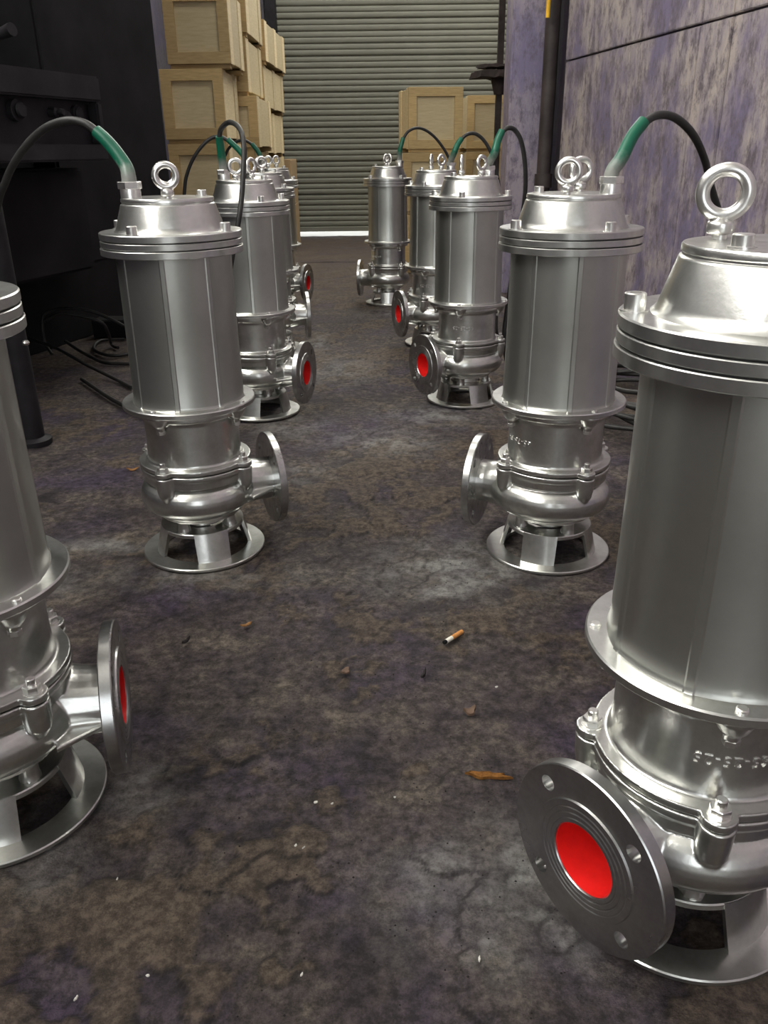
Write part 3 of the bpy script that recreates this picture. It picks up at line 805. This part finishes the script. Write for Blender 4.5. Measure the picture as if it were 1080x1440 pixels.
cable('L5', [pt(367, 222, 4.69), pt(362, 212, 4.69), pt(354, 202, 4.69)],
      [pt(346, 198, 4.69), pt(336, 198, 4.69), pt(326, 204, 4.69), pt(318, 216, 4.70), pt(314, 240, 4.70), Vector((-0.83, 4.72, 0.3)), Vector((-0.84, 4.73, 0.03)), Vector((-0.8, 4.78, 0.008)), Vector((-0.72, 4.86, 0.008))])

# ------------------------------------------------------------------ wooden crates
CR = {}
def crate_mesh(kind, W, D, H):
    t = 0.018
    if (kind, W, D, H) in CR: return CR[(kind, W, D, H)]
    L = []
    bx = lambda nm, lo, hi, mt: L.append((nm, box_mesh(nm, lo, hi, mt, 0.0015)))
    b0 = 0.058 if kind == 'a' else 0.055
    i = t + 0.004
    bx('end_panel', (i, t, i), (W - i, t + 0.01, H - i), 'plywood'); bx('end_panel', (i, D - t - 0.01, i), (W - i, D - t, H - i), 'plywood')
    bx('side_panel', (0.005, t + 0.01, 0.006), (0.015, D - t - 0.01, H - 0.006), 'plywood'); bx('side_panel', (W - 0.015, t + 0.01, 0.006), (W - 0.005, D - t - 0.01, H - 0.006), 'plywood')
    bx('top_panel', (t, t, H - t - 0.004), (W - t, D - t, H - t + 0.006), 'plywood'); bx('bottom_panel', (t, t, t - 0.006), (W - t, D - t, t + 0.004), 'plywood')
    for y0, y1 in ((0, t), (D - t, D)):
        bx('frame_board', (0, y0, H - b0), (W, y1, H), 'pine_board'); bx('frame_board', (0, y0, 0), (W, y1, b0), 'pine_board')
        bx('frame_board', (0, y0, b0), (b0, y1, H - b0), 'pine_board'); bx('frame_board', (W - b0, y0, b0), (W, y1, H - b0), 'pine_board')
    bw = min(0.11, D * 0.2)
    for x0, x1 in ((0, 0.012), (W - 0.012, W)):
        for y in ([t, D - t - bw] if D < 0.9 else [t, D / 2 - bw / 2, D - t - bw]):
            bx('batten', (x0, y, 0), (x1, y + bw, H), 'side_lit_pine')
    for y in (t, D - t - 0.07):
        bx('lid_board', (t, y, H - t + 0.006), (W - t, y + 0.07, H), 'pine_board'); bx('skid', (0.01, y, -0.022), (W - 0.01, y + 0.07, 0.0), 'pine_board')
    CR[(kind, W, D, H)] = L; return L

def crate(x, y, z, W, D, H, label, kind='a', rz=0.0, group=None):
    r = empty('wooden_crate', (x, y, z + 0.022), math.radians(rz)); tag(r, label, 'crate', group)
    for nm, me in crate_mesh(kind, W, D, H): obj(nm, me, r)
    return r

LG = 'wooden crates stacked along the left wall'
order = ['bottom', 'second up', 'third up', 'fourth up', 'fifth up', 'sixth up']
COLS = [   # front y, W, D, levels of (z, H, right x), rotation, where
    (5.10, 0.345, 0.50, [(0, .40, -.86), (.43, .40, -.852), (.852, .352, -.857), (1.234, .352, -.803), (1.616, .352, -.82)], 0, 'in the stack facing the black machine'),
    (5.68, 0.36, 0.72, [(0, .47, -.80), (.495, .29, -.79), (.798, .29, -.755), (1.110, .295, -.80), (1.428, .295, -.785), (1.745, .295, -.79)], 0, 'in the second stack from the black machine'),
    (6.50, 0.38, 1.05, [(0, .42, -.83), (.445, .30, -.83), (.757, .282, -.825), (1.055, .265, -.805), (1.338, .250, -.78)], -1.5, 'in the stack closest to the shutter')]
for (y, W, D, levels, rz, lab) in COLS:
    z = 0.0
    for k, (_, H, xr) in enumerate(levels):
        crate(xr - W, y, z, W, D, H, 'pine-framed plywood crate, %s %s' % (order[k], lab), 'a', rz, LG); z += H + 0.0225
def carton(x, y, z, W, D, H, label):
    r = empty('cardboard_box', (x, y, z)); tag(r, label, 'box', 'cardboard boxes by the shutter')
    obj('carton_body', box_mesh('carton_body', (0, 0, 0), (W, D, H - 0.004), 'cardboard', 0.004), r)
    for y0, y1 in ((0, D / 2 - 0.002), (D / 2 + 0.002, D)): obj('flap', box_mesh('flap', (0.002, y0, H - 0.004), (W - 0.002, y1, H), 'cardboard', 0.001), r)
carton(-1.13, 7.72, 0.0, 0.36, 0.6, 0.37, 'large brown cardboard box on the floor beside the roller shutter')
carton(-1.11, 7.74, 0.37, 0.34, 0.55, 0.37, 'brown cardboard box resting on a larger box beside the shutter')
RG = 'wooden crates before the shutter on the right'
for k, z in enumerate((0, 0.392, 0.784)):
    crate(0.195 if k == 2 else 0.16, 6.05, z, 0.365 if k == 2 else 0.40, 0.46, 0.372 if k == 2 else 0.368,
          'pine-framed plywood crate, %s of the stack behind the purple wall row' % ('bottom', 'middle', 'top')[k], 'b', 7 if k == 2 else 2, RG)
for k, z in enumerate((0, 0.392, 0.784)):
    crate(0.67, 6.95, z, 0.42, 0.6, 0.368, 'plain plywood crate, %s of the stack behind the dark steel stand' % ('bottom', 'middle', 'top')[k], 'b', 2 if k == 2 else 0, RG)

# dark steel stand with stacked plates
st = empty('steel_stand', (0.735, 5.66, 0)); tag(st, 'dark rusty steel stand carrying two ragged plates beside the purple pier', 'stand')
bm = bmesh.new(); box(bm, (-0.018, -0.018, 0), (0.018, 0.018, 2.6)); obj('post', bm_mesh(bm, 'post', 'dark_rust', smooth=False), st)
bm = bmesh.new(); lathe(bm, [(0, 0), (0.14, 0), (0.14, 0.012), (0.02, 0.03), (0, 0.03)], 24); obj('base', bm_mesh(bm, 'base', 'dark_rust'), st)
def plate(z, r, th, seed):
    g = random.Random(seed); bm = bmesh.new(); n = 26; A = []; B = []
    for k in range(n):
        a = 2 * PI * k / n; rr = r * (1 + g.uniform(-0.14, 0.14)) * (1.25 if abs(math.cos(a)) > 0.7 else 0.9)
        A.append(bm.verts.new((rr * math.cos(a), rr * math.sin(a), z + g.uniform(-0.006, 0.004)))); B.append(bm.verts.new((rr * 0.93 * math.cos(a), rr * 0.93 * math.sin(a), z + th + g.uniform(-0.004, 0.006))))
    for k in range(n):
        k2 = (k + 1) % n; bm.faces.new((A[k], A[k2], B[k2], B[k]))
    bm.faces.new(A[::-1]); bm.faces.new(B)
    return bm_mesh(bm, 'plate', 'dark_rust', smooth=False)
zz = pt(680, 105, 5.66).z
obj('plate', plate(zz - 0.02, 0.135, 0.035, 3), st); obj('plate', plate(zz + 0.035, 0.105, 0.018, 5), st)
bm = bmesh.new(); lathe(bm, [(0.018, zz - 0.11), (0.03, zz - 0.11), (0.055, zz - 0.02), (0.018, zz - 0.02)], 16, closed=True); obj('collar', bm_mesh(bm, 'collar', 'dark_rust'), st)

# ------------------------------------------------------------------ black machine on the left
MX = empty('machine_tool', (0, 0, 0)); tag(MX, 'large black machine with a framed control box and knobs beside the crates', 'machine')
d = Vector((0.29, 0.957, 0)).normalized(); nrm = Vector((d.y, -d.x, 0))     # control box face runs away from the camera
pR = pt(143, 170, 3.05); pR.z = 0
def mface(s, o, z): return pR + d * s + nrm * o + Vector((0, 0, z))
FM = Matrix(((d.x, nrm.x, 0, pR.x), (d.y, nrm.y, 0, pR.y), (0, 0, 1, 0), (0, 0, 0, 1)))
def mbox(name, s0, s1, o0, o1, z0, z1, mat, bev=0.006):
    bm = bmesh.new(); box(bm, (s0, o0, z0), (s1, o1, z1))
    if bev: bmesh.ops.bevel(bm, geom=list(bm.edges), offset=bev, segments=2, affect='EDGES')
    bmesh.ops.transform(bm, matrix=FM, verts=bm.verts); return obj(name, bm_mesh(bm, name, mat, smooth=False), MX)
ZT = pt(135, 108, 3.05).z; ZB = pt(148, 226, 3.05).z
mbox('control_box', -0.95, 0.0, -0.30, -0.03, ZB, ZT, 'black_steel')
mbox('box_rail', -0.95, 0.0, -0.03, 0.012, ZT - 0.075, ZT, 'black_steel'); mbox('box_rail', -0.95, 0.0, -0.03, 0.012, ZB, ZB + 0.05, 'black_steel')
mbox('box_rail', -0.03, 0.0, -0.03, 0.010, ZB + 0.05, ZT - 0.075, 'black_steel')
mbox('machine_column', -0.70, 0.75, -0.75, -0.47, 0.42, 2.6, 'black_board', 0.01)
mbox('shade_sheet', -0.70, 1.35, -0.75, -0.72, -0.003, 0.425, 'black_board', 0.004)  # dark sheet added to stand in for the shade under the machine
mbox('side_plate', 0.0, 0.75, -0.47, -0.20, 0.42, 2.6, 'black_board', 0.01)
mbox('machine_bed', -0.9, 0.0, -0.47, -0.10, 0.42, ZB - 0.02, 'black_board', 0.01)
fr = FM.to_3x3()
def knob(px, py, r, h):
    q = ray(px, py); C = Vector((0, 0, CAM_H)); k = (mface(0, -0.03, 0) - C).dot(nrm) / q.dot(nrm); p = C + q * k
    M = Matrix.Translation(p) @ nrm.to_track_quat('Z', 'Y').to_matrix().to_4x4()
    bm = bmesh.new(); lathe(bm, [(0, 0), (r, 0), (r, h * 0.5), (r * 0.6, h * 0.6), (r * 0.75, h * 0.8), (r * 0.6, h), (0, h)], 20, M); obj('knob', bm_mesh(bm, 'knob', 'black_steel'), MX)
knob(18, 155, 0.030, 0.035); knob(70, 158, 0.014, 0.05); knob(86, 165, 0.024, 0.03); knob(106, 160, 0.026, 0.022)
bm = bmesh.new(); a = pt(-30, 56, 2.75); tube(bm, catmull([a + Vector((-0.1, 0.12, -0.06)), a, pt(2, 47, 2.72), pt(17, 41, 2.70)], 6), lambda s: 0.010 + 0.008 * s, 12); obj('lever', bm_mesh(bm, 'lever', 'black_steel'), MX)
bm = bmesh.new()
pf = gnd(47, 622)
lathe(bm, [(0, -0.003), (0.055, -0.003), (0.055, 0.012), (0.036, 0.02), (0.034, ZB - 0.01), (0, ZB - 0.01)], 28, T(pf.x, pf.y, 0)); obj('support_leg', bm_mesh(bm, 'support_leg', 'black_steel'), MX)
bm = bmesh.new(); q = pt(36, 482, pf.y - 0.03); lathe(bm, [(0, -0.008), (0.008, -0.006), (0.011, 0), (0.008, 0.006), (0, 0.008)], 14, Matrix.Translation(q)); obj('leg_bolt', bm_mesh(bm, 'leg_bolt', 'bolt_steel'), MX)

# floor clutter at the machine's foot
pk = empty('wooden_plank', (-1.36, 3.90, 0.0), math.radians(-3)); tag(pk, 'dark oily timber beam lying at the foot of the black machine', 'beam')
obj('beam', box_mesh('beam', (0.0, 0, 0.0), (0.50, 0.12, 0.085), 'black_board', 0.006), pk); obj('end_strap', box_mesh('end_strap', (0.40, -0.004, 0.0), (0.43, 0.124, 0.089), 'black_steel', 0.001), pk)
def floor_cable(P, label, r=0.007):
    bm = bmesh.new(); tube(bm, catmull(P, 8), r, 10); tag(obj('loose_cable', bm_mesh(bm, 'loose_cable', 'cable_rubber', 60)), label, 'cable', 'loose black cables by the machine')
def g2(px, py, z=0.008): return gnd(px, py, z)
floor_cable([g2(42, 476, 0.09), g2(52, 480, 0.085), g2(80, 490, 0.07), g2(120, 512, 0.04), g2(160, 532, 0.012), g2(185, 545, 0.008)], 'long black cable sloping across the floor from the machine leg')
floor_cable([g2(92, 480, 0.05), g2(110, 492, 0.03), g2(130, 503, 0.012), g2(148, 510, 0.009), g2(185, 512, 0.008)], 'short straight black cable end lying on the cable heap')
def cp(px, py, dz, Y):
    return pt(px, py, Y)
floor_cable([Vector((-1.42, 3.53, 0.010)), Vector((-1.455, 3.56, 0.06)), cp(60, 447, 0, 3.57), cp(70, 438, 0, 3.60), cp(90, 434, 0, 3.60), cp(120, 436, 0, 3.60), cp(150, 446, 0, 3.60), cp(185, 466, 0, 3.58), Vector((-1.0, 3.53, 0.016)), Vector((-0.94, 3.51, 0.010)), Vector((-0.88, 3.50, 0.010))], 'black cable arched above the cable heap at the machine foot')
floor_cable([cp(62, 452, 0, 3.56), cp(80, 442, 0, 3.55), cp(100, 442, 0, 3.55), cp(140, 452, 0, 3.56), cp(152, 468, 0, 3.60), g2(156, 482, 0.02), g2(160, 487, 0.0095), g2(166, 489, 0.0085)], 'black cable looping down to the floor beside the dark beam')
floor_cable([g2(200, 494), g2(165, 500), g2(142, 497, 0.009), g2(132, 489), g2(142, 479), g2(175, 477)], 'small hooked loop of black cable on the floor')

# ------------------------------------------------------------------ debris on the floor
def flat_bit(name, px, py, L, Wd, ang, mat, label, cat, th=0.002, seed=1, curl=0.003, ragged=0.25):
    g = random.Random(seed); p = gnd(px, py); bm = bmesh.new(); n = 18; A, B = [], []
    for k in range(n):
        a = 2 * PI * k / n; rr = 1 + g.uniform(-ragged, ragged)
        x, y = L / 2 * math.cos(a) * rr, Wd / 2 * math.sin(a) * rr
        zc = curl * (2 * x / L) ** 2
        A.append(bm.verts.new((x, y, zc))); B.append(bm.verts.new((x * 0.93, y * 0.93, zc + th)))
    ca, cb_ = bm.verts.new((0, 0, 0)), bm.verts.new((0, 0, th * 1.3))
    for k in range(n):
        k2 = (k + 1) % n; bm.faces.new((A[k], A[k2], B[k2], B[k])); bm.faces.new((A[k2], A[k], ca)); bm.faces.new((B[k], B[k2], cb_))
    o = obj(name, bm_mesh(bm, name, mat, 60)); o.location = (p.x, p.y, 0.0005); o.rotation_euler = (0, 0, math.radians(ang)); tag(o, label, cat); return o
p = gnd(637, 899); cg = empty('cigarette_butt', (p.x, p.y, 0.0045), 0); tag(cg, 'smoked cigarette butt with orange filter lying on the floor of the aisle', 'cigarette')
q = gnd(649, 891); e = gnd(623, 907); dv = (q - e); L = dv.length; M = Matrix.Rotation(math.atan2(dv.y, dv.x), 4, 'Z') @ XAX
for nm, a, b_, mt, r in (('ash_tip', -0.5, -0.36, 'ash', 0.0036), ('paper', -0.37, -0.05, 'cigarette_paper', 0.004), ('filter', -0.05, 0.5, 'cigarette_filter', 0.0042)):
    bm = bmesh.new(); prism(bm, 16, r, a * L, b_ * L, M, 0.0006); obj(nm, bm_mesh(bm, nm, mt, 40), cg)
flat_bit('dry_leaf', 187, 661, 0.030, 0.016, 15, 'dry_leaf', 'curled brown dry leaf on the floor behind a pump of the left row', 'leaf', 0.0015, 3, 0.006)
flat_bit('dry_leaf', 346, 880, 0.022, 0.009, 40, 'dry_leaf', 'narrow brown leaf scrap in the middle of the dark floor', 'leaf', 0.0015, 4, 0.004)
flat_bit('paint_chip', 486, 946, 0.017, 0.013, 50, 'brown_chip', 'tan flake of old paint on the floor near the cigarette butt', 'chip', 0.003, 5)
flat_bit('paint_chip', 660, 1003, 0.019, 0.016, 20, 'brown_chip', 'brown peeled flake standing up from the floor', 'chip', 0.004, 6, 0.006)
flat_bit('rust_flake', 683, 1092, 0.062, 0.013, -8, 'rust_flake', 'long orange rusty strip on the floor beside an outlet flange', 'rust flake', 0.004, 7, 0.001, 0.35)
flat_bit('dark_twig', 596, 950, 0.026, 0.006, 70, 'dark_chip', 'thin black splinter lying near the cigarette butt', 'splinter', 0.004, 8)
flat_bit('dark_twig', 262, 903, 0.024, 0.005, 65, 'dark_chip', 'thin black twig on the floor between the left row pumps', 'splinter', 0.004, 9)
WS = [(698, 967, 0.006, 0.004, 10), (416, 1190, 0.006, 0.004, 60), (467, 1131, 0.005, 0.003, 40), (424, 1372, 0.006, 0.003, 60), (674, 1350, 0.009, 0.003, 80), (555, 1122, 0.004, 0.003, 0), (444, 1129, 0.007, 0.005, 30), (107, 1405, 0.008, 0.003, 70), (208, 1373, 0.005, 0.004, 10), (165, 1237, 0.005, 0.002, 80), (427, 1193, 0.006, 0.002, 50)]
for k, (px, py, L, Wd, an) in enumerate(WS):
    flat_bit('white_chip', px, py, L * 0.75, Wd * 0.75, an, 'white_chip', 'tiny white chip scattered on the dark floor', 'chip', 0.0015, 20 + k, 0.0005)['group'] = 'tiny white chips on the floor'
# loose grit nobody could count
bm = bmesh.new(); g = random.Random(99)
for k in range(600):
    y = 0.45 + 2.6 * g.random() ** 1.6; x = g.uniform(-0.24, 0.2); r = g.uniform(0.0006, 0.0017)
    vs = [bm.verts.new((x + r * math.cos(a) * g.uniform(.6, 1.3), y + r * math.sin(a) * g.uniform(.6, 1.3), 0.0)) for a in (0, 1.57, 3.14, 4.71)]
    t = bm.verts.new((x, y, r * 1.1)); [bm.faces.new((vs[i], vs[(i + 1) % 4], t)) for i in range(4)]; bm.faces.new(vs[::-1])
tag(obj('grit', bm_mesh(bm, 'grit', 'dark_chip', smooth=False)), 'fine dark grit scattered over the aisle floor', 'grit', kind='stuff')
